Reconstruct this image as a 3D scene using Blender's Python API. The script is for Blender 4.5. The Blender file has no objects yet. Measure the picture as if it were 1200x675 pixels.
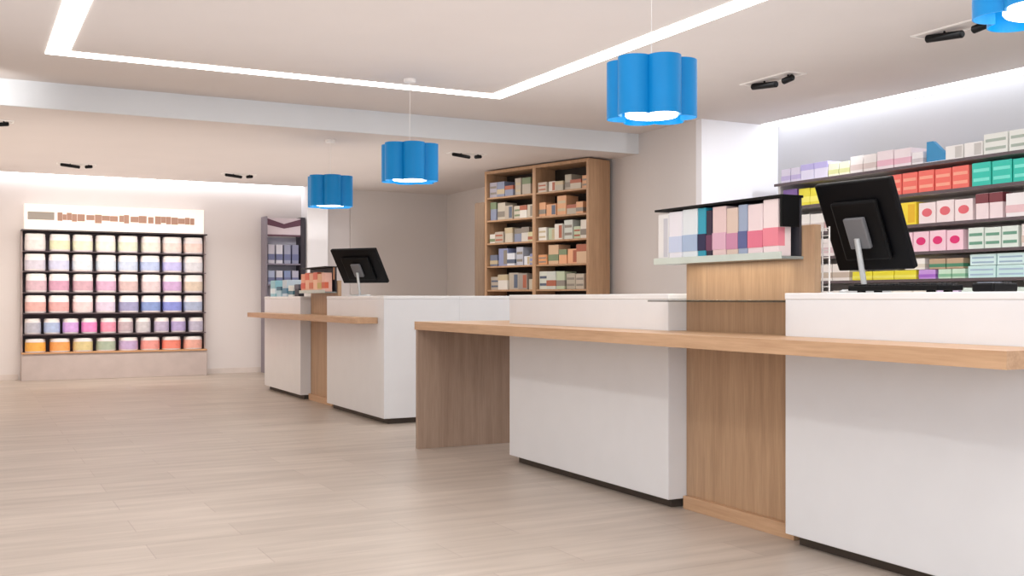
import bpy, bmesh, math, random
from mathutils import Matrix, Vector
random.seed(7)
C = bpy.context.scene.collection
PI = math.pi

# ------------------------------------------------------------------ materials
def lin(c):
    c = c.lstrip('#')
    v = [int(c[i:i+2], 16) / 255 for i in (0, 2, 4)]
    return tuple(x / 12.92 if x <= .04045 else ((x + .055) / 1.055) ** 2.4 for x in v) + (1,)

_mats = {}
def mat(col, rough=.5, metal=0, var=.06, name=None, scale=6.0, emit=0.0, trans=0.0, spec=.5):
    key = (col, rough, metal, var, scale, emit, trans)
    if key in _mats: return _mats[key]
    m = bpy.data.materials.new(name or 'paint_' + col.lstrip('#'))
    m.use_nodes = True
    nt = m.node_tree; b = nt.nodes['Principled BSDF']
    tc = nt.nodes.new('ShaderNodeTexCoord')
    nz = nt.nodes.new('ShaderNodeTexNoise'); nz.inputs['Scale'].default_value = scale
    nz.inputs['Detail'].default_value = 3
    rp = nt.nodes.new('ShaderNodeValToRGB')
    c = lin(col)
    rp.color_ramp.elements[0].position = .3; rp.color_ramp.elements[1].position = .7
    rp.color_ramp.elements[0].color = tuple(x * (1 - var) for x in c[:3]) + (1,)
    rp.color_ramp.elements[1].color = tuple(min(1, x * (1 + var * .5)) for x in c[:3]) + (1,)
    nt.links.new(tc.outputs['Object'], nz.inputs['Vector'])
    nt.links.new(nz.outputs['Fac'], rp.inputs['Fac'])
    nt.links.new(rp.outputs['Color'], b.inputs['Base Color'])
    b.inputs['Roughness'].default_value = rough
    b.inputs['Metallic'].default_value = metal
    b.inputs['Specular IOR Level'].default_value = spec
    if emit:
        b.inputs['Emission Color'].default_value = c
        b.inputs['Emission Strength'].default_value = emit
    if trans:
        b.inputs['Transmission Weight'].default_value = trans
    _mats[key] = m
    return m

def wood(name, dark, light, axis='Z', rough=.42):
    m = bpy.data.materials.new(name); m.use_nodes = True
    nt = m.node_tree; b = nt.nodes['Principled BSDF']
    tc = nt.nodes.new('ShaderNodeTexCoord'); mp = nt.nodes.new('ShaderNodeMapping')
    s = {'X': (.5, 9, 9), 'Y': (9, .5, 9), 'Z': (9, 9, .5)}[axis]
    mp.inputs['Scale'].default_value = s
    nz = nt.nodes.new('ShaderNodeTexNoise'); nz.inputs['Scale'].default_value = 2.2
    nz.inputs['Detail'].default_value = 7; nz.inputs['Distortion'].default_value = .5
    n2 = nt.nodes.new('ShaderNodeTexNoise'); n2.inputs['Scale'].default_value = 11
    n2.inputs['Detail'].default_value = 5
    mx = nt.nodes.new('ShaderNodeMix'); mx.data_type = 'FLOAT'; mx.inputs[0].default_value = .4
    rp = nt.nodes.new('ShaderNodeValToRGB')
    rp.color_ramp.elements[0].position = .32; rp.color_ramp.elements[0].color = lin(dark)
    rp.color_ramp.elements[1].position = .68; rp.color_ramp.elements[1].color = lin(light)
    L = nt.links.new
    L(tc.outputs['Object'], mp.inputs['Vector']); L(mp.outputs['Vector'], nz.inputs['Vector'])
    L(mp.outputs['Vector'], n2.inputs['Vector'])
    L(nz.outputs['Fac'], mx.inputs[2]); L(n2.outputs['Fac'], mx.inputs[3])
    L(mx.outputs[0], rp.inputs['Fac']); L(rp.outputs['Color'], b.inputs['Base Color'])
    bp = nt.nodes.new('ShaderNodeBump'); bp.inputs['Strength'].default_value = .05
    L(mx.outputs[0], bp.inputs['Height']); L(bp.outputs['Normal'], b.inputs['Normal'])
    b.inputs['Roughness'].default_value = rough
    return m

def floor_mat():
    m = bpy.data.materials.new('plank_tiles'); m.use_nodes = True
    nt = m.node_tree; b = nt.nodes['Principled BSDF']; L = nt.links.new
    tc = nt.nodes.new('ShaderNodeTexCoord')
    br = nt.nodes.new('ShaderNodeTexBrick')
    br.inputs['Scale'].default_value = 1
    br.inputs['Brick Width'].default_value = 1.2; br.inputs['Row Height'].default_value = .3
    br.inputs['Mortar Size'].default_value = .003; br.inputs['Mortar Smooth'].default_value = .3
    br.inputs['Bias'].default_value = 0
    br.inputs['Color1'].default_value = lin('#bfb3a8'); br.inputs['Color2'].default_value = lin('#b4a89d')
    br.inputs['Mortar'].default_value = lin('#ab9d93')
    br.offset = .37
    mp = nt.nodes.new('ShaderNodeMapping'); mp.inputs['Scale'].default_value = (.9, 7, 1)
    nz = nt.nodes.new('ShaderNodeTexNoise'); nz.inputs['Scale'].default_value = 1.6
    nz.inputs['Detail'].default_value = 6
    rp = nt.nodes.new('ShaderNodeValToRGB')
    rp.color_ramp.elements[0].position = .3; rp.color_ramp.elements[0].color = (.82, .81, .80, 1)
    rp.color_ramp.elements[1].position = .72; rp.color_ramp.elements[1].color = (1.1, 1.1, 1.1, 1)
    mx = nt.nodes.new('ShaderNodeMix'); mx.data_type = 'RGBA'; mx.blend_type = 'MULTIPLY'
    mx.inputs[0].default_value = .9
    L(tc.outputs['Object'], br.inputs['Vector']); L(tc.outputs['Object'], mp.inputs['Vector'])
    L(mp.outputs['Vector'], nz.inputs['Vector']); L(nz.outputs['Fac'], rp.inputs['Fac'])
    L(br.outputs['Color'], mx.inputs[6]); L(rp.outputs['Color'], mx.inputs[7])
    L(mx.outputs[2], b.inputs['Base Color'])
    b.inputs['Roughness'].default_value = .38
    b.inputs['Specular IOR Level'].default_value = .35
    return m

OAK_V = wood('oak_vertical_grain', '#a58567', '#c3a180', 'Z')
OAK_Y = wood('oak_long_grain', '#b58f6e', '#d0ab88', 'Y')
OAK_X = wood('oak_cross_grain', '#a98058', '#c89e73', 'X')
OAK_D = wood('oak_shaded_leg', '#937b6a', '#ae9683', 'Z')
OAK_C = wood('oak_cabinet', '#a37f5f', '#c09a78', 'Z')
WHITE = mat('#e6e8eb', .3, var=.015)
WHITE_TOP = mat('#eceef0', .25, var=.015)
KICK = mat('#4a4038', .6)
BLACK = mat('#08080a', .5, spec=.2)
BLACKS = mat('#0b0b0e', .5, spec=.2)
GREY = mat('#6f6f72', .4)
LGREY = mat('#c9cccd', .3, metal=.3)

# ------------------------------------------------------------------ mesh helpers
class MB:
    def __init__(s): s.bm = bmesh.new(); s.mi = 0
    def _merge(s, t, M=None):
        if M is not None: t.transform(M)
        for f in t.faces: f.material_index = s.mi
        me = bpy.data.meshes.new('tmp'); t.to_mesh(me); t.free()
        s.bm.from_mesh(me); bpy.data.meshes.remove(me)
        return s
    def box(s, x0, x1, y0, y1, z0, z1, b=0.0, M=None, seg=2):
        t = bmesh.new(); bmesh.ops.create_cube(t, size=1)
        for v in t.verts:
            v.co = Vector(((x0+x1)/2 + v.co.x*(x1-x0), (y0+y1)/2 + v.co.y*(y1-y0), (z0+z1)/2 + v.co.z*(z1-z0)))
        if b > 0: bmesh.ops.bevel(t, geom=list(t.edges), offset=b, segments=seg, affect='EDGES', profile=.5)
        return s._merge(t, M)
    def prism(s, pts, z0, z1, M=None, cap=True):
        t = bmesh.new(); n = len(pts)
        lo = [t.verts.new((p[0], p[1], z0)) for p in pts]; hi = [t.verts.new((p[0], p[1], z1)) for p in pts]
        for i in range(n): t.faces.new((lo[i], lo[(i+1) % n], hi[(i+1) % n], hi[i]))
        if cap: t.faces.new(list(reversed(lo))); t.faces.new(hi)
        return s._merge(t, M)
    def lathe(s, prof, n=24, M=None, sx=1, sy=1, power=2.0):
        t = bmesh.new(); rings = []
        for r, z in prof:
            ring = []
            for i in range(n):
                a = 2*PI*i/n; ca, sa = math.cos(a), math.sin(a)
                k = (abs(ca)**power + abs(sa)**power) ** (-1/power)
                ring.append(t.verts.new((r*k*ca*sx, r*k*sa*sy, z)))
            rings.append(ring)
        for a, b in zip(rings, rings[1:]):
            for i in range(n): t.faces.new((a[i], a[(i+1) % n], b[(i+1) % n], b[i]))
        t.faces.new(list(reversed(rings[0]))); t.faces.new(rings[-1])
        return s._merge(t, M)
    def tube(s, p, q, r, n=10):
        p, q = Vector(p), Vector(q); d = q - p
        t = bmesh.new(); bmesh.ops.create_cone(t, cap_ends=True, segments=n, radius1=r, radius2=r, depth=d.length)
        return s._merge(t, Matrix.Translation((p+q)/2) @ d.to_track_quat('Z', 'Y').to_matrix().to_4x4())
    def quad(s, *pts):
        f = s.bm.faces.new([s.bm.verts.new(p) for p in pts]); f.material_index = s.mi
        return s
    def build(s, name, mats, parent=None, smooth=False, kind=None):
        me = bpy.data.meshes.new(name); s.bm.to_mesh(me); s.bm.free()
        for m in (mats if isinstance(mats, (list, tuple)) else [mats]): me.materials.append(m)
        if smooth:
            for p in me.polygons: p.use_smooth = True
        o = bpy.data.objects.new(name, me); C.objects.link(o)
        if parent: o.parent = parent
        if smooth:
            md = o.modifiers.new('split', 'EDGE_SPLIT'); md.split_angle = math.radians(40)
        if kind: o['kind'] = kind
        return o

def tag(o, label, cat, group=None):
    o['label'] = label; o['category'] = cat
    if group: o['group'] = group
    return o
def thing(name, label, cat, loc=(0, 0, 0), rz=0, group=None):
    o = bpy.data.objects.new(name, None); C.objects.link(o); o.location = loc; o.rotation_euler = (0, 0, rz)
    o.empty_display_size = .1
    return tag(o, label, cat, group)
def link_copy(src, parent):
    c = src.copy(); C.objects.link(c); c.parent = parent
    return c
ORD = ['first', 'second', 'third', 'fourth', 'fifth', 'sixth', 'seventh', 'eighth', 'ninth', 'tenth', 'eleventh',
       'twelfth', 'thirteenth', 'fourteenth', 'fifteenth', 'sixteenth', 'seventeenth', 'eighteenth', 'nineteenth', 'twentieth']

# ------------------------------------------------------------------ room
D = .04                               # foot height below the joinery datum
XL, XR, XR2 = -2.4, 7.25, 8.35        # left wall, right wall far part, recessed right wall
YN, YB, YJ, YS = -1.6, 16.25, 9.42, 10.55
ZU, ZL = 3.09, 2.85
fl = MB().box(XL-.1, XR2+.1, YN-.1, YB+.1, -.1, 0).build('floor', floor_mat(), kind='structure')
CEIL = mat('#dbd3cf', .85, var=.02, scale=1.5)
CEILF = mat('#e0e4e8', .8, var=.02, scale=1.5)
cb = MB()
cb.box(XL-.1, XR2+.1, YN-.1, YS, ZU, ZU+.1)
cb.box(XL-.1, XR2+.1, YS+.02, YB+.1, ZL, ZU+.1)
cb.mi = 1
cb.box(XL-.1, XR2+.1, YS-.012, YS+.02, ZL, ZU+.05)
cb.build('ceiling', [CEIL, CEILF], kind='structure')
WALLW = mat('#e0dad9', .8, var=.02, scale=1.2)
WALLG = mat('#d8d2cf', .8, var=.02, scale=1.2)
WALLB = mat('#bebec2', .8, var=.02, scale=1.2)
WALLL = mat('#f2f2f6', .7, var=.01, scale=1.2)
MB().box(XL-.1, XR+.1, YB, YB+.1, -D, ZL).build('wall_back', WALLW, kind='structure')
MB().box(5.55, XR, YB-.06, YB, -D, ZL).build('wall_back_grey', WALLG, kind='structure')
MB().box(XR, XR+.1, YJ, YB, -D, ZU).build('wall_right', WALLG, kind='structure')
MB().box(XR, XR2+.1, YJ-.1, YJ, -D, ZU).build('wall_return', WALLL, kind='structure')
MB().box(XR2, XR2+.1, YN, YJ-.1, -D, ZU).build('wall_dispensary', WALLB, kind='structure')
MB().box(XL-.1, XL, YN, YB, -D, ZU).build('wall_left', WALLW, kind='structure')
MB().box(XL-.1, XR2+.1, YN-.1, YN, -D, ZU).build('wall_front', WALLW, kind='structure')
pl = MB().box(4.75, 5.08, 15.9, YB, -D, ZL, .004).build('wall_pillar', WALLL, kind='structure')
MB().box(XL, .70, YB-.012, YB, -D, .04).box(3.26, 4.74, YB-.012, YB, -D, .04).build('baseboard_back', mat('#d9cfca', .6), kind='structure')

# light lines --------------------------------------------------------------
LED = mat('#fffdf8', .5, var=0, emit=7.0, name='led_diffuser')
LEDC = mat('#f8fbff', .5, var=0, emit=3.2, name='cove_diffuser')
TRIM = mat('#f4f0ec', .6, var=.01)
lr = thing('ceiling_light_line', 'slim white light line set in a rectangle in the higher ceiling', 'ceiling light', (.6, 1.2, ZU))
def strip(x0, x1, y0, y1, root, m=LED):
    ox, oy, oz = root.location
    b = MB().box(x0-ox, x1-ox, y0-oy, y1-oy, -.006, .0, .001)
    return b.build('light_diffuser', m, root)
lw = .17
strip(.60, .60+lw, 1.2, 9.3, lr); strip(4.57, 4.57+lw, 1.2, 9.3, lr)
strip(.60+lw, 4.57, 9.3-lw, 9.3, lr); strip(.60+lw, 4.57, 1.2, 1.2+lw, lr)
lc = thing('cove_light', 'white cove light running along the far wall above the canister display', 'cove light', (XL, YB, ZL))
strip(XL+.02, 4.74, YB-.17, YB-.01, lc, LEDC)
ld = thing('cove_light', 'white cove light above the stocked wall shelves behind the counter', 'cove light', (XR2, 3, ZU))
strip(XR2-.26, XR2-.01, YN+.1, YJ-.12, ld, LEDC)

# recessed twin spots --------------------------------------------------------
def twin_spot(x, y, z, rz, label, k=1.0):
    t = thing('ceiling_spotlight', label, 'spotlight', (x, y, z), rz, 'recessed ceiling spotlights')
    fr = MB()
    w, l, e = .105*k, .33*k, .02*k
    fr.box(-w, w, -l, -l+e, -.008, 0).box(-w, w, l-e, l, -.008, 0).box(-w, -w+e, -l+e, l-e, -.008, 0).box(w-e, w, -l+e, l-e, -.008, 0)
    fr.build('frame', TRIM, t)
    for y0, y1, tl, rr in ((-.06*k, .27*k, .10, .029*k), (-.27*k, -.14*k, -.12, .029*k)):
        M = Matrix.Translation((0, (y0+y1)/2, -.042*k)) @ Matrix.Rotation(PI/2+tl, 4, 'X')
        L = (y1-y0)/2
        MB().lathe([(rr*.6, -L), (rr, -L+.01), (rr, L-.01), (rr*.7, L)], 20, M).build('lamp_head', BLACK, t, smooth=True)
        MB().box(-.006, .006, (y0+y1)/2-.006, (y0+y1)/2+.006, -.02, -.001).build('pivot', BLACK, t)
    return t
twin_spot(6.5, 7.33, ZU, 0, 'black twin spotlight in the higher ceiling, beyond the nearest blue lamp')
twin_spot(6.47, 5.32, ZU, 0, 'black twin spotlight in the higher ceiling near the top right blue lamp')
twin_spot(1.32, 14.7, ZL, PI/2, 'small dark spotlight in the lower ceiling above the canister display', .72)
twin_spot(3.45, 14.85, ZL, PI/2, 'small dark spotlight in the lower ceiling right of the canister display', .72)
twin_spot(.22, 11.5, ZL, PI/2, 'dark spotlight in the lower ceiling at the left edge of the photo', .72)
twin_spot(5.4, 11.48, ZL, PI/2, 'dark spotlight in the lower ceiling left of the oak cabinet', .72)

# ------------------------------------------------------------------ counters
XF = 3.38; HC = 1.126
def counter(y0, y1, label, depth=.75, ret=None):
    t = thing('service_counter', label, 'counter', (XF, y0, 0), 0, 'white pharmacy counters')
    L = y1 - y0
    b = MB().box(0, depth, 0, L, .012, HC-.03, .004)
    if ret: b.box(depth, ret, 0, .55, .012, HC-.03, .004)
    b.build('body', WHITE, t)
    tp = MB().box(-.002, depth, -.002, L+.002, HC-.03, HC, .004)
    if ret: tp.box(depth, ret, -.002, .55, HC-.03, HC, .004)
    tp.build('countertop', WHITE_TOP, t)
    k = MB().box(.06, depth-.03, .05, L-.03, -D, .012)
    if ret: k.box(depth-.03, ret-.03, .05, .5, -D, .012)
    k.build('toe_kick', KICK, t)
    return t
counter(1.3, 3.724, 'white counter nearest the camera, carrying the large black monitor')
counter(4.634, 6.49, 'white counter in the middle, directly behind the long oak ledge')
counter(8.945, 10.62, 'white corner counter left of the oak leg, with the small black monitor', ret=1.55)
counter(11.59, 13.17, 'white counter at the far end, left of the small black monitor')

# oak partitions between the counters
def partition(y0, y1, ztop, label):
    t = thing('oak_partition', label, 'partition', (XF+.12, y0, 0), 0, 'oak partition panels')
    L = y1-y0
    MB().box(0, .04, 0, L, .03, ztop, .002).build('panel', OAK_V, t)
    MB().box(-.03, .04, 0.105, L-.01, -D, .03, .002).build('plinth', OAK_Y, t)
    return t
partition(3.66, 4.632, 1.445, 'oak partition panel right of the middle white counter')
partition(10.622, 11.588, 1.29, 'oak partition panel between the two farthest counters')
# fill below: the first partition passes behind the near counter end; trim its foot line
# oak ledges
t = thing('oak_ledge', 'long light oak ledge across the two nearest counters with an oak panel leg', 'ledge', (3.05, 7.40, 0))
y = lambda v: v-7.40
zt = .927
MB().prism([(0, y(2.31)), (.328, y(2.31)), (.328, y(3.728)), (.448, y(3.728)), (.448, y(4.63)), (.328, y(4.63)), (.328, y(6.495)), (1.0, y(6.495)), (1.0, 0.02), (0, 0.02)], zt-.062, zt).build('shelf_board', OAK_Y, t)
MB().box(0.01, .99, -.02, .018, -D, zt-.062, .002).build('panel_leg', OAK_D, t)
t = thing('oak_ledge', 'short oak ledge across the two farthest counters', 'ledge', (3.16, 9.1, 0))
MB().prism([(0, 0), (.218, 0), (.218, 10.624-9.1), (.338, 10.624-9.1), (.338, 11.586-9.1), (.218, 11.586-9.1), (.218, 13.15-9.1), (0, 13.15-9.1)], zt-.055, zt).build('shelf_board', OAK_Y, t)
# glass shelf in the gap
g = MB().box(-.26, -.001, 0, .90, 0, .010, .002).build('glass_shelf', mat('#2c3630', .08, var=0, name='dark_glass'))
g.data.materials[0].node_tree.nodes['Principled BSDF'].inputs['Alpha'].default_value = .45
g.location = (XF+.12, 3.728, 1.083)
tag(g, 'thin dark glass shelf in front of the oak partition, at countertop height', 'shelf')

# ------------------------------------------------------------------ pendant lamps
BLUE = mat('#027ec0', .45, var=.03, spec=.25)
DIFF = mat('#fff6ea', .5, var=0, emit=4.0, name='lamp_diffuser')
def lobed(d, c, n=6, per=12, rot=0):
    pts = []
    for k in range(n):
        for i in range(per):
            dl = -PI/n + 2*PI/n*i/per
            r = d*math.cos(dl) + math.sqrt(max(0, c*c-(d*math.sin(dl))**2))
            a = 2*PI*k/n + dl + rot
            pts.append((r*math.cos(a), r*math.sin(a)))
    return pts
def pendant(x, y, zc, label, rot=.35, s=1.0, zb=2.16):
    ht = .335
    t = thing('pendant_lamp', label, 'pendant lamp', (x, y, zb), rot, 'blue scalloped pendant lamps')
    out = lobed(.165*s, .100*s); inn = lobed(.165*s, .094*s)
    n = len(out); b = MB(); bm = b.bm
    vo = [[bm.verts.new((p[0], p[1], z)) for p in out] for z in (0, ht)]
    vi = [[bm.verts.new((p[0], p[1], z)) for p in inn] for z in (0, ht-.006)]
    for i in range(n):
        j = (i+1) % n
        bm.faces.new((vo[0][i], vo[0][j], vo[1][j], vo[1][i]))
        bm.faces.new((vi[0][j], vi[0][i], vi[1][i], vi[1][j]))
        bm.faces.new((vo[0][j], vo[0][i], vi[0][i], vi[0][j]))
    bm.faces.new(vo[1]); bm.faces.new(list(reversed(vi[1])))
    b.build('shade', BLUE, t, smooth=True)
    MB().lathe([(.15*s, .012), (.155*s, .018), (.155*s, .05)], 32).build('diffuser', DIFF, t)
    MB().tube((0, 0, ht), (0, 0, zc-zb-.03), .002).build('cord', TRIM, t)
    MB().lathe([(.05, zc-zb-.03), (.055, zc-zb-.02), (.055, zc-zb)], 24).build('ceiling_rose', TRIM, t)
    lt = bpy.data.lights.new('lamp_glow', 'POINT'); lt.energy = 4; lt.color = (1, .9, .78); lt.shadow_soft_size = .1
    lo = bpy.data.objects.new('lamp_glow', lt); C.objects.link(lo); lo.location = (0, 0, -.12); lo.parent = t
pendant(3.6, 5.10, ZU, 'large blue scalloped pendant lamp hanging above the middle counter')
pendant(3.6, 8.87, ZU, 'blue scalloped pendant lamp, second from the left, hanging over the oak leg')
pendant(3.6, 11.19, ZL, 'smallest blue scalloped pendant lamp, hanging farthest away by the white pillar', s=.97, zb=2.11)
pendant(3.6, 2.55, ZU, 'blue scalloped pendant lamp cut off by the top right corner')

# ------------------------------------------------------------------ monitors
def monitor(x, y, rz, lean, w, h, zc, label):
    t = thing('monitor', label, 'monitor', (x, y, HC), rz, 'black till monitors')
    M = Matrix.Translation((0, 0, zc-HC)) @ Matrix.Rotation(-lean, 4, 'Y')
    MB().box(-.018, .018, -w/2, w/2, -h/2, h/2, .008, M).build('housing', BLACKS, t)
    MB().box(.0182, .020, -w/2+.02, w/2-.02, -h/2+.02, h/2-.02, 0, M).build('screen', mat('#20242c', .12), t)
    MB().box(-.05, -.0185, -w*.30, w*.30, -h*.36, h*.30, .012, M).build('rear_cover', BLACK, t)
    MB().box(-.075, -.0505, -.055, .055, -.09, .06, .006, M).build('mount', GREY, t)
    p = M @ Vector((-.068, 0, -.04))
    nk = MB()
    nk.tube((.0, 0, .016), (p.x-.012, 0, p.z), .013, 14)
    nk.build('neck', LGREY, t)
    MB().lathe([(.115, 0), (.115, .008), (.10, .016), (.0, .016)][:3], 28).build('base', LGREY, t)
monitor(3.70, 3.545, .10, .42, .42, .44, 1.44, 'large black monitor seen from behind on the nearest white counter')
monitor(3.59, 10.19, .62, .62, .55, .41, 1.435, 'small black monitor seen from behind on the corner counter')

# keyboard, pad, stand on the near counter
t = thing('keyboard', 'black keyboard lying on the nearest counter under the large monitor', 'keyboard', (3.52, 3.16, HC))
M = Matrix.Rotation(.10, 4, 'Y')
MB().box(-.075, .075, -.24, .24, .008, .03, .004, Matrix.Translation((0, 0, .0))).build('body', BLACK, t)
ks = MB()
for i in range(4):
    for j in range(14):
        ks.box(-.062+i*.032, -.036+i*.032, -.225+j*.0322, -.199+j*.0322, .0302, .037, .002, seg=1)
ks.build('keys', mat('#1c1c20', .5), t, kind='stuff')
for fx in (-.06, .04):
    for fy in (-.2, .17): MB().box(fx, fx+.02, fy, fy+.03, 0, .008).build('foot', BLACK, t)
t = thing('card_terminal', 'black card terminal on the nearest counter right of the keyboard', 'card terminal', (3.55, 2.74, HC), .15)
MB().box(-.09, .09, -.045, .045, 0, .035, .008).build('body', BLACKS, t)
MB().box(-.07, -.01, -.032, .032, .0351, .038).build('screen', mat('#8f98a8', .2), t)
kp = MB()
for i in range(3):
    for j in range(3): kp.box(.008+i*.024, .024+i*.024, -.03+j*.022, -.014+j*.022, .0351, .040, .002, seg=1)
kp.build('keypad', mat('#33343a', .5), t)
t = thing('leaflet_rack', 'slim white wire leaflet rack between the oak partition and the large monitor', 'rack', (3.575, 3.665, HC))
r = MB()
for yy in (-.022, .022): r.tube((0, yy, .006), (0, yy, .31), .004)
for k in range(9): r.tube((0, -.022, .03+k*.034), (0, .022, .03+k*.034), .0025)
r.build('frame', mat('#eceae6', .4), t)
MB().box(-.02, .02, -.03, .03, 0, .006, .001).build('base', mat('#eceae6', .4), t)

# ------------------------------------------------------------------ cartons
def carton(name, x, y, z, w, h, d, body, patch, style, label, cat, group, face='-X', rz=0):
    """A pack with its front at x (facing -X) or y (facing -Y); w across, h high, d deep."""
    t = thing(name, label, cat, (x, y, z), rz + (0 if face == '-X' else PI/2), group)
    MB().box(0, d, -w/2, w/2, 0, h, min(.004, w*.06)).build('body', mat(body, .45, var=.03), t)
    if style == 'band':
        MB().box(-.0015, d*.5, -w/2-.001, w/2+.001, h*.18, h*.5).build('printed_band', mat(patch, .45), t)
    elif style == 'dot':
        p = MB().prism([(w*.3*math.cos(a*PI/9), h*.2*math.sin(a*PI/9)) for a in range(18)], 0, .002,
                       Matrix.Translation((0, 0, h*.52)) @ Matrix(((0, 0, -1, 0), (1, 0, 0, 0), (0, 1, 0, 0), (0, 0, 0, 1))))
        p.build('printed_oval', mat(patch, .45), t)
    elif style == 'top':
        MB().box(-.0015, d*.5, -w/2-.001, w/2+.001, h*.62, h*.99).build('printed_band', mat(patch, .45), t)
    elif style == 'side':
        MB().box(-.0015, .001, -w*.44, -w*.05, h*.1, h*.9).build('printed_panel', mat(patch, .45), t)
    elif style == 'stripes':
        for q in (.2, .6): MB().box(-.0015, .001, -w*.42, w*.42, h*q, h*(q+.14)).build('printed_stripe', mat(patch, .45), t)
    return t

def cname(h):
    r, g, b = (int(h.lstrip('#')[i:i+2], 16) for i in (0, 2, 4))
    import colorsys
    hh, s, v = colorsys.rgb_to_hsv(r/255, g/255, b/255); hh *= 360
    if v < .22: return 'black'
    if s < .09: return 'white' if v > .86 else 'pale grey' if v > .68 else 'grey'
    base = ('red' if hh < 12 or hh > 348 else 'orange' if hh < 40 else 'yellow' if hh < 68 else 'green' if hh < 160
            else 'teal' if hh < 195 else 'blue' if hh < 245 else 'purple' if hh < 290 else 'pink')
    if base == 'red' and s < .62 and v > .7: base = 'pink' if s < .4 else 'salmon'
    if base == 'orange' and s < .45: base = 'beige' if v > .6 else 'brown'
    pre = 'pale ' if s < .3 and v > .7 else 'dark ' if v < .5 else ''
    return pre + base

# ------------------------------------------------------------------ display cases on the partitions
def display_case(y0, y1, x0, label, z0, h, items, grp, pre, end=True):
    L = y1-y0; d = XF+.12-x0-.002
    t = thing('display_case', label, 'display case', (x0, y0, z0), 0, 'display cases on the oak partitions')
    MB().box(0, d, 0, L, 0, .014, .002).build('tray', mat('#8d9390', .3), t)
    MB().box(-.006, 0, 0, L, 0, .034, .001).build('front_lip', mat('#c9d4cc', .2), t)
    MB().box(0, d, 0, L, h-.012, h, .002).build('lid', BLACK, t)
    MB().box(0 if end else d*.7, d*.8, 0, .012, h*.5, h-.0122).build('end_panel', BLACK if end else mat('#b4805e', .5), t)
    MB().box(d-.012, d, .0122, L, .0142, h-.0122).build('back_panel', mat('#3c3b42', .5), t)
    cur = L-.015
    for i, (w, hh, body, pa, st) in enumerate(items):
        carton('product_carton', x0+.012, y0+cur-w/2, z0+.0145, w-.006, hh, d*.6, body, pa, st,
               f'{cname(body)} carton with {cname(pa)} print, {ORD[i]} from left in {pre}', 'carton', grp)
        cur -= w
display_case(3.73, 4.74, 3.365, 'black topped display case of upright cartons on the nearer oak partition', 1.285, .30,
    [(.10, .26, '#e8e6e4', '#c8c8d0', 'side'), (.12, .265, '#e9e7ee', '#c7d2ea', 'band'), (.13, .27, '#dfe6ea', '#a8bcd8', 'band'),
     (.07, .268, '#2c9bb4', '#20204a', 'band'), (.05, .25, '#2a1f38', '#6a3a58', 'band'),
     (.11, .265, '#e2c8c6', '#dcb0c4', 'band'), (.09, .25, '#d8c2b4', '#c88aa8', 'band'), (.07, .26, '#9aa8c0', '#5c6494', 'band'),
     (.11, .255, '#e8d6d8', '#e07890', 'band'), (.11, .27, '#ecdcdc', '#e88898', 'band')],
    'cartons in the nearer display case', 'the nearer display case')
display_case(10.64, 11.57, 3.365, 'small display case of orange packs on the farther oak partition', 1.16, .28,
    [(.16, .20, '#e8a080', '#d85838', 'band'), (.15, .21, '#f0b898', '#e06848', 'top'), (.15, .20, '#e8b090', '#d87850', 'band'),
     (.15, .21, '#f0c0a0', '#e07058', 'top'), (.15, .19, '#e0b088', '#c8b060', 'band'), (.12, .2, '#e8b8a8', '#d86848', 'band')],
    'packs in the farther display case', 'the farther display case', end=False)

# things on the far counter
def jar(x, y, z, r, h, col, capc, label, cat='bottle', group=None):
    t = thing('pump_bottle', label, cat, (x, y, z), 0, group)
    MB().lathe([(r, 0), (r*1.03, .01), (r*1.03, h*.68), (r*.85, h*.76), (r*.4, h*.8), (r*.4, h*.84)], 24).build('body', mat(col, .3), t, smooth=True)
    MB().lathe([(r*.5, h*.84), (r*.5, h*.98), (r*.42, h)], 20).build('cap', mat(capc, .3), t, smooth=True)
jar(3.52, 11.72, HC, .055, .19, '#f0f0ee', '#f4f4f4', 'white bottle on the far counter, just left of the oak partition')
for i, (yy, w, h, c, p, st) in enumerate([(13.0, .22, .20, '#8fc0cc', '#d8e4ea', 'band'), (12.72, .2, .12, '#a8c4d0', '#3a6a80', 'top'),
                                      (12.46, .2, .20, '#b8c8d4', '#50809a', 'band'), (12.2, .2, .13, '#d8dcd8', '#4a7a88', 'band'), (11.95, .16, .14, '#1c1c22', '#50505a', 'top')]):
    carton('counter_carton', 3.44, yy, HC, w, h, .22, c, p, st, f'{cname(c)} carton with {cname(p)} print, {ORD[i]} from left on the far counter', 'carton', 'cartons on the far counter')

# ------------------------------------------------------------------ plum framed stand by the back wall
PLUM = mat('#5a3448', .5)
t = thing('display_stand', 'plum topped display stand against the back wall, left of the white pillar', 'display stand', (4.11, 15.95, 0))
SWd = .62
MB().box(0, .03, 0, .28, -D, 2.36, .003).build('side_panel', mat('#8a8490', .5), t)
MB().box(SWd-.07, SWd, 0, .28, -D, 2.36, .003).build('side_panel', mat('#2a2430', .5), t)
MB().box(.03, SWd-.07, .26, .28, .1, 2.05).build('back_panel', mat('#b4b2c0', .5), t)
hd = MB().box(.03, SWd-.07, .02, .06, 2.06, 2.34, .002).build('header', mat('#cfc3cc', .5), t)
MB().prism([(0, .25), (0, .15), (.26, .10), (.52, .15), (.52, .25), (.26, .17)], 0, .004, Matrix.Translation((.03, .0195, 2.08)) @ Matrix.Rotation(PI/2, 4, 'X')).build('header_ribbon', PLUM, hd)
MB().box(.03, SWd-.07, .012, .019, 2.06, 2.085).build('header_edge', PLUM, hd)
for z in (.1, .55, .95, 1.3, 1.62): MB().box(.03, SWd-.07, .02, .26, z, z+.02, .002).build('shelf', mat('#8a8496', .5), t)
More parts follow.
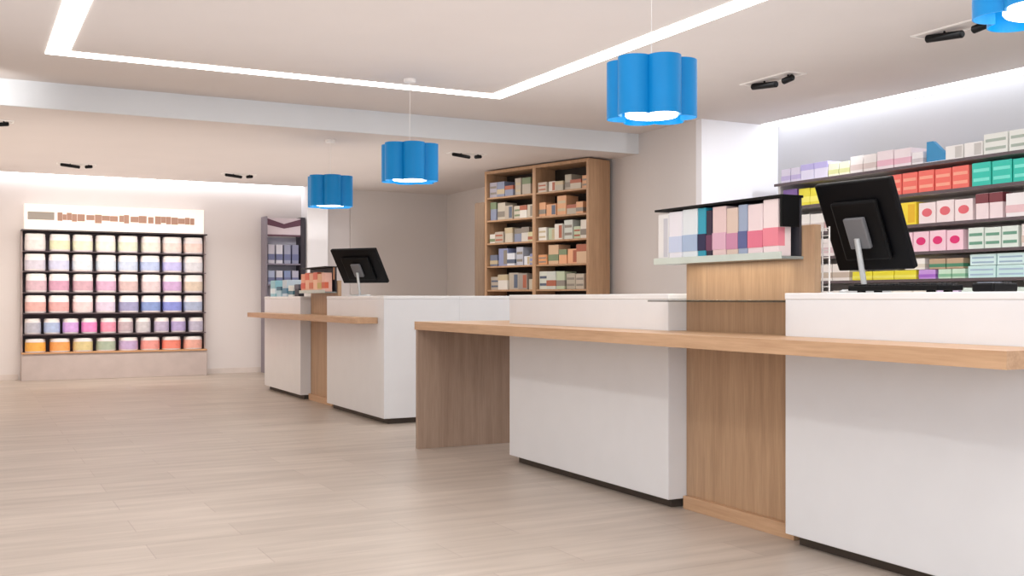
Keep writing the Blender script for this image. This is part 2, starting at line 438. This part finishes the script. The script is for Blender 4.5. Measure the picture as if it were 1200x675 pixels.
for z, cs in ((1.322, ['#a8b4d0', '#c8c8d4', '#8090b8', '#b0b0c4']), (1.642, ['#c4c2d0', '#d0d0dc', '#989cb4', '#8c90ac'])):
    for i, c in enumerate(cs):
        carton('skincare_carton', 4.11+.10+i*.125, 15.99, z, .10, .21 if z < 1.5 else .29, .1, c, '#6a7098', 'band',
               f'{cname(c)} slim carton, {ORD[i]} from left, {"lower" if z < 1.5 else "upper"} visible shelf of the plum topped stand', 'carton', 'cartons on the plum topped stand', face='-Y')

# ------------------------------------------------------------------ canister wall display
X0, X1, YF = .73, 3.24, 15.96
Wd = X1-X0
t = thing('canister_display', 'dark backed wall display of canister rows with a white header', 'wall display', (X0, YF, 0))
MB().box(0, Wd, .27, .285, .34, 2.06).build('back_panel', mat('#62545c', .6), t)
MB().box(0, Wd, .02, .285, -D, .33, .004).build('base', mat('#bfb2ae', .5), t)
MB().box(0, Wd, .0, .285, .33, .35, .002).build('base_shelf', mat('#c99a70', .5), t)
for x in (0, Wd-.02): MB().box(x, x+.02, .14, .27, .35, 2.06).build('upright', mat('#b9a8a6', .5), t)
SH = [.605, .90, 1.19, 1.485, 1.765]
for z in SH: MB().box(.0202, Wd-.0202, .0, .27, z-.016, z, .001).build('shelf', mat('#55484e', .5), t)
MB().box(.0, Wd, .0, .27, 2.06-.02, 2.06, .001).build('top_shelf', mat('#3a3034', .5), t)
hd = MB().box(.04, Wd-.04, .05, .285, 2.062, 2.42, .004).build('header', mat('#f8f0e8', .5, emit=.35), t)
hb = MB()
hb.box(.08, .42, .044, .0495, 2.20, 2.31)
hb.build('grey_lettering_band', mat('#a39c94', .6), hd)
hb = MB(); xx = .46; random.seed(4)
while xx < 2.3:
    w = random.uniform(.05, .11); a = random.uniform(.0, .03)
    hb.box(xx, min(xx+w, 2.33), .044, .0495, 2.19+a - (.03 if random.random() < .2 else 0), 2.32-random.uniform(0, .03)-.02*(xx/2.3))
    xx += w + random.choice([.003, .006, .02])
hb.build('brown_lettering_band', mat('#b08a78', .6), hd)
rows = [
 (1.765, ['#e6dedc', '#dcdcae', '#e2e2c0', '#e6e8d6', '#d4dcc0', '#e4dcd0', '#efd2cc', '#f2cfc4']),
 (1.485, ['#c9c2d6', '#bfc2e6', '#cfd8e4', '#c6d6e6', '#b8c6e4', '#a2b4e6', '#b0acf0', '#d2d2de']),
 (1.19, ['#c89cae', '#c07a9e', '#bc8698', '#c48cb4', '#c29c9c', '#cfb4ba', '#bc8cc8', '#d0b8a0']),
 (.90, ['#dc9690', '#d88e8e', '#e6c2c4', '#ccb8d6', '#7c7ab0', '#5c78c4', '#5c6ad0', '#8c9cc4']),
 (.605, ['#a8a8bc', '#9cb4e6', '#cc90e6', '#f06cc0', '#f0789e', '#b096a2', '#beb8be', '#a898c0', '#9c88ca', '#a8a0be']),
 (.35, ['#f59c14', '#f08c28', '#d2bc70', '#90a488', '#b090c8', '#e67a70', '#f06048', '#e69480'])]
def soft(h, k=.30):
    v = [int(h[i:i+2], 16) for i in (1, 3, 5)]
    return '#%02x%02x%02x' % tuple(int(x+(240-x)*k) for x in v)
RN = ['top', 'second', 'third', 'fourth', 'fifth', 'bottom']
for ri, (z, cols) in enumerate(rows):
    n = len(cols); pitch = (Wd-.06)/n
    rr = .131 if n == 8 else .104
    hh = [.24, .24, .258, .245, .215, .19][ri]
    proto = None
    for i, c in enumerate(cols):
        x = X0+.03+pitch*(i+.5) + random.uniform(-.008, .008)
        shape = 'round tub' if ri >= 4 else 'canister'
        k = thing('product_tub' if ri >= 4 else 'product_canister', f'{shape} with {cname(c)} label, {ORD[i]} from left, {RN[ri]} row of canister display',
                  'tub' if ri >= 4 else 'canister', (x, YF+.136, z+.0012), 0, f'{RN[ri]} row of the wall display')
        pw = 2.4 if ri >= 4 else 5.0
        if proto is None:
            bo = MB().lathe([(rr*.96, 0), (rr, .008), (rr, hh*.80), (rr*.95, hh*.84)], 28, power=pw).build('body', mat('#ece4e6', .4), k, smooth=True)
            li = MB().lathe([(rr*.97, hh*.84), (rr*.97, hh*.96), (rr*.86, hh)], 28, power=pw).build('lid', mat('#f4efee', .35), k, smooth=True)
            proto = (bo, li)
        else:
            for o in proto: link_copy(o, k)
        MB().lathe([(rr*1.012, hh*.10), (rr*1.012, hh*(.62 if ri < 4 else .74))], 28, power=pw).build('paper_label', mat(soft(c), .45, var=.12, scale=18), k, smooth=True)

# ------------------------------------------------------------------ oak cabinet with medicine boxes
ang = math.radians(15)
t = thing('oak_cabinet', 'tall two bay oak cabinet packed with medicine boxes by the grey wall', 'cabinet', (6.82, 10.99, 0), ang)
# local: +Y runs to the left bay, +X into the cabinet, front at x=0
CW, CD, CH = 1.94, .39, 2.83
MB().box(0, CD, 0, .04, -D, CH, .002).build('side_panel', OAK_C, t)
MB().box(0, CD, CW-.04, CW, -D, CH, .002).build('side_panel', OAK_C, t)
MB().box(0.0, CD-.03, CW/2-.03, CW/2+.03, 0.06, CH-.04, .002).build('divider', OAK_C, t)
MB().box(CD-.015, CD, .041, CW-.041, .06, CH-.04).build('back_panel', mat('#2e241c', .7), t)
MB().box(0, CD, .041, CW-.041, CH-.04, CH, .002).build('top_panel', OAK_C, t)
MB().box(.03, CD, .041, CW-.041, -D, .06).build('plinth', OAK_C, t)
CS = [2.47, 2.16, 1.85, 1.54, 1.22, .90]
bays = [('left', CW/2+.03, CW-.04), ('right', .04, CW/2-.03)]
for bn, a, b in bays:
    for z in CS: MB().box(.01, CD-.016, a+.001, b-.001, z-.022, z, .001).build('shelf', OAK_C, t)
    dr = MB().box(-.018, -.001, a-.015, b+.015, .08, .86, .003).build('door', OAK_C, t)
    MB().tube((-.035, (a if bn == 'left' else b)+(.06 if bn == 'left' else -.06), .5), (-.035, (a if bn == 'left' else b)+(.06 if bn == 'left' else -.06), .68), .006).build('handle', LGREY, dr)
ca, sa = math.cos(ang), math.sin(ang)
random.seed(12)
pal = {'left': ['#c8c0b0', '#b4aa9c', '#d0ccc4', '#9c948c', '#c8c49c', '#a8a4b0', '#dcd8d0', '#8890a8', '#c0b8a8'],
       'right': ['#b8c4a8', '#d0d4c8', '#c8ccc4', '#a8b4a4', '#dcd6cc', '#c0b4a4', '#e0dcd4', '#b0a898', '#d4a078']}
SN = ['top', 'second', 'third', 'fourth', 'fifth']
for bn, a, b in bays:
    for si, z in enumerate(CS[:5]):
        cur = b-.015; i = 0
        while cur > a+.1:
            w = random.uniform(.12, .2); w = min(w, cur-a-.01)
            h = random.uniform(.12, .25)
            h = min(h, .26)
            c = random.choice(pal[bn])
            if bn == 'right' and si == 3: c = random.choice(['#d89868', '#e0a880', '#d0b090'])
            if bn == 'left' and si == 3: c = random.choice(['#8c94b8', '#d8dce4', '#6c7488', '#b8bcc8'])
            p = random.choice(['#7a8a6a', '#8a8278', '#a86048', '#5a6478', '#c0b090'])
            ki = i; lx, ly = .02+random.uniform(0, .05), cur-w/2
            wx, wy = 6.82+lx*ca-ly*sa, 10.99+lx*sa+ly*ca
            carton('medicine_box', wx, wy, z+.0005, w-.012, h, .22, c, p, random.choice(['band', 'top', 'stripes', 'side']),
                   f'{cname(c)} medicine box, {ORD[ki]} from left on {SN[si]} shelf, {bn} bay of tall oak cabinet',
                   'medicine box', 'medicine boxes in the oak cabinet', rz=ang)
            cur -= w; i += 1
lx, ly = .0, CW+.002
t = thing('side_cabinet', 'narrow lower oak cabinet against the left side of the tall oak cabinet', 'cabinet', (6.82+lx*ca-ly*sa, 10.99+lx*sa+ly*ca, 0), ang)
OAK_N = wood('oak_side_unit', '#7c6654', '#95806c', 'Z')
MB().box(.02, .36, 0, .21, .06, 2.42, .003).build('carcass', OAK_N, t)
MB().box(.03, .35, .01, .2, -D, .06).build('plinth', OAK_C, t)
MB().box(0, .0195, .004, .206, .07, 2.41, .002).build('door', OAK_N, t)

# ------------------------------------------------------------------ stocked wall shelving behind the counter
SX, SY0, SY1 = 7.85, 4.6, 8.82
t = thing('carton_shelving', 'light grey wall shelving stocked with coloured cartons behind the nearest counter', 'shelving', (SX, SY0, 0))
SL = SY1-SY0; SD = XR2-SX-.002
SHELF = mat('#d8d4d2', .4); EDGE = mat('#5d5054', .5)
RZ = [2.346, 2.082, 1.79, 1.534, 1.28, 1.0]
MB().box(SD-.02, SD, 0, SL, .1, 2.33).build('back_panel', mat('#e2dcda', .5), t)
for yy in (0, SL/3, 2*SL/3, SL-.03):
    MB().box(.06 if yy in (0, SL-.03) else .34, SD-.021, yy, yy+.03, .1, 2.325, .002).build('upright', SHELF, t)
for z in RZ:
    s_ = MB().box(.01, SD-.021, -.004, SL+.004, z-.022, z, .001).build('shelf', SHELF, t)
    MB().box(0, .0095, -.004, SL+.004, z-.026, z+.002, .001).build('price_rail', EDGE, s_)
MB().box(.02, SD, 0, SL, -D, .099, .002).build('plinth', SHELF, t)
SNm = ['top', 'second', 'third', 'fourth', 'fifth', 'sixth']
def pY(px):            # where a sight line at this column meets the shelf front
    return None
segs = {
 0: [(8.75, 8.45, 2, '#d8d2e4', '#c0b4dc', 'band', .15), (8.45, 8.05, 2, '#dcd8ec', '#b8b0e0', 'top', .17), (8.05, 7.75, 2, '#e8e8d4', '#d8dca0', 'band', .14),
     (7.75, 7.4, 2, '#ece6e4', '#d8c8c4', 'band', .17), (7.4, 6.98, 2, '#f0e2e6', '#e8b8c8', 'band', .18), (6.98, 6.84, 1, '#ece8ea', '#d0c8cc', 'band', .12),
     (6.6, 6.2, 2, '#ece9e6', '#c8c4c0', 'side', .13), (6.2, 5.7, 2, '#e6e8e2', '#a8b4a8', 'stripes', .18), (5.7, 5.2, 2, '#eceaea', '#b8b0b0', 'stripes', .2)],
 1: [(8.72, 8.5, 1, '#7a5a9c', '#5a3a7c', 'band', .19), (8.48, 8.14, 2, '#e4d83c', '#f0e870', 'band', .18), (8.12, 7.3, 4, '#e0d8d4', '#c8a8a0', 'band', .18),
     (7.28, 6.34, 5, '#f07064', '#f8a890', 'stripes', .205), (6.32, 5.3, 5, '#2cc4b0', '#7ae4d4', 'stripes', .205)],
 2: [(8.72, 8.1, 3, '#ece8e4', '#d4c8c4', 'band', .2), (8.1, 7.2, 4, '#e8e0dc', '#d8b0b0', 'band', .2), (7.14, 6.92, 1, '#f2d838', '#e8b820', 'side', .22),
     (6.9, 6.3, 3, '#f2e2e2', '#e46a74', 'dot', .2), (6.28, 6.0, 2, '#f0dee0', '#7c3840', 'top', .23), (5.98, 5.2, 4, '#f0eaea', '#e8c4c8', 'band', .21)],
 3: [(8.72, 7.2, 6, '#ece4e2', '#d8c0c4', 'band', .18), (7.15, 6.4, 4, '#f6d0dc', '#e02c74', 'dot', .19), (6.36, 5.85, 3, '#e2ece4', '#6ca088', 'stripes', .19), (5.83, 5.2, 3, '#f0e8e2', '#dcc8bc', 'band', .19)],
 4: [(8.72, 7.75, 4, '#ece6e0', '#c8b8a8', 'band', .17), (7.72, 6.92, 3, '#e8dc30', '#f0e868', 'band', .085), (6.9, 6.7, 1, '#c89ae0', '#a868d0', 'band', .085), (6.68, 6.38, 2, '#cce6d0', '#8cc4a0', 'band', .085),
     (6.36, 5.2, 4, '#cdeceb', '#a8c4d8', 'stripes', .105), (7.06, 6.82, 1, '#f4f0ea', '#e0d8c8', 'band', .105, .0875), (6.78, 6.40, 2, '#c0a488', '#4c8c6c', 'band', .095, .0875), (6.34, 5.24, 4, '#d6f0f0', '#9cb8cc', 'stripes', .10, .108)],
 5: [(8.72, 7.5, 5, '#ece6e0', '#d8c8a8', 'band', .18), (7.45, 6.72, 3, '#eeeae0', '#d8d490', 'band', .2), (6.7, 6.45, 1, '#e0ccec', '#b890d0', 'band', .2), (6.43, 5.2, 5, '#dcece4', '#a4ccb8', 'band', .2)],
}
for ri, ss in segs.items():
    cnt = [0, 0]
    for (ya, yb, n, body, pa, st, h, *up) in ss:
        up = up[0] if up else 0; q = 1 if up else 0
        w = (ya-yb)/n
        for k in range(n):
            carton('shelf_carton', SX+.03, ya-w*(k+.5), RZ[ri]+.0025+up, w-.012, h*(1 if ri == 4 else random.uniform(.95, 1.0)), .26, body, pa, st,
                   f'{cname(body)} carton, {ORD[cnt[q]]} from left {["on the", "stacked on the"][q]} {SNm[ri]} shelf of the stocked shelving', 'carton',
                   f'cartons on the {SNm[ri]} shelf of the wall shelving')
            cnt[q] += 1
t = thing('display_wedge', 'blue triangular stand-up card on top of the wall shelving', 'display card', (SX+.08, 6.72, RZ[0]+.0025))
MB().prism([(-.11, 0), (.11, 0), (.09, .08), (-.04, .2), (-.11, .2)], -.02, .02, Matrix(((0, 0, 1, 0), (-1, 0, 0, 0), (0, 1, 0, 0), (0, 0, 0, 1)))).build('card', mat('#2c8cc0', .4), t)
MB().box(-.03, .06, -.12, .12, 0, .012).build('foot', mat('#f0f0f4', .4), t)

# ------------------------------------------------------------------ lights
def area(name, loc, sx, sy, e, col=(1, 1, 1), rot=(0, 0, 0), spread=PI):
    l = bpy.data.lights.new(name, 'AREA'); l.shape = 'RECTANGLE'; l.size = sx; l.size_y = sy; l.energy = e*.56; l.color = col; l.spread = spread
    o = bpy.data.objects.new(name, l); C.objects.link(o); o.location = loc; o.rotation_euler = rot
    return o
area('room_fill', (1.6, 3.0, 3.05), 3.0, 5.0, 112, (.98, .99, 1))  # soft fill added inside the light-line rectangle, no fixture of its own
area('far_light', (1.6, 13.4, 2.82), 4.0, 3.0, 75, (1, .89, .80))
area('left_light', (-2.2, 13.0, 1.9), 3.5, 1.8, 80, (1, .80, .58), (0, -PI/2, 0))
area('dispensary_light', (6.2, 6.0, 3.05), 1.4, 6.0, 120, (.95, .97, 1))
area('ceiling_bounce', (2.4, 4.5, 2.0), 8, 9, 205, (.98, .985, 1), (PI, 0, 0))  # unseen upward fill added to lift the ceiling, stands in for floor bounce
area('far_ceiling_bounce', (2.4, 13.3, 2.0), 7, 5, 100, (1, .95, .91), (PI, 0, 0))  # same added upward fill for the lower ceiling
area('front_fill', (-1.0, -1.5, 1.5), 5, 2.4, 280, (.84, .92, 1), (PI/2, 0, 0))  # added cool fill behind the camera; the front wall has no window
def spot(name, loc, to, e, ang, col=(1, 1, 1), blend=.6, size=.08):
    l = bpy.data.lights.new(name, 'SPOT'); l.energy = e; l.spot_size = math.radians(ang); l.spot_blend = blend; l.color = col; l.shadow_soft_size = size
    o = bpy.data.objects.new(name, l); C.objects.link(o); o.location = loc
    o.rotation_euler = (Vector(to)-Vector(loc)).to_track_quat('-Z', 'Y').to_euler()
spot('return_fill', (7.6, 7.0, 3.0), (7.75, 9.4, 2.1), 90, 62, (.95, .97, 1), .9)  # unseen spot added to whiten the wall return
spot('pillar_fill', (4.3, 13.6, 2.80), (4.95, 15.9, 1.7), 90, 40, (1, .98, .96), .9)  # spot added to brighten the pillar, no fixture here
area('display_fill', (1.9, 14.3, 2.80), 2.6, .3, 48, (1, .95, .88), (math.radians(38), 0, 0), math.radians(95))  # unseen frontal fill added to brighten the canister display
spot('soffit_spot', (-.1, 9.75, 2.72), (.12, 10.54, 2.97), 30, 80, (1, .98, .95), 1.0)
area('cabinet_fill', (5.2, 12.0, 2.82), 1.2, 2.4, 58, (1, .96, .92))  # unseen fill added to brighten the grey wall around the oak cabinet
area('case_light', (3.41, 4.2, 1.282), .08, .8, 2.2, (1, .9, .76))
w = bpy.data.worlds.new('world'); bpy.context.scene.world = w; w.use_nodes = True
w.node_tree.nodes['Background'].inputs[0].default_value = (.9, .95, 1, 1); w.node_tree.nodes['Background'].inputs[1].default_value = .3

# ------------------------------------------------------------------ camera
cd = bpy.data.cameras.new('camera'); cam = bpy.data.objects.new('camera', cd); C.objects.link(cam)
cam.location = (0, 0, 1.1)
for o in C.objects:
    if o.parent is None and o.name != 'floor': o.location.z += D; cam.rotation_euler = (PI/2, 0, -math.radians(27.65))
cd.sensor_width = 36; cd.lens = 36*1231/1200; cd.shift_y = 12.5/1200; cd.clip_start = .05
sc = bpy.context.scene; sc.camera = cam
sc.view_settings.view_transform = 'Standard'; sc.view_settings.look = 'None'
sc.view_settings.exposure = 0; sc.view_settings.gamma = 1
sc.cycles.max_bounces = 8; sc.cycles.diffuse_bounces = 5
sc.cycles.use_denoising = True
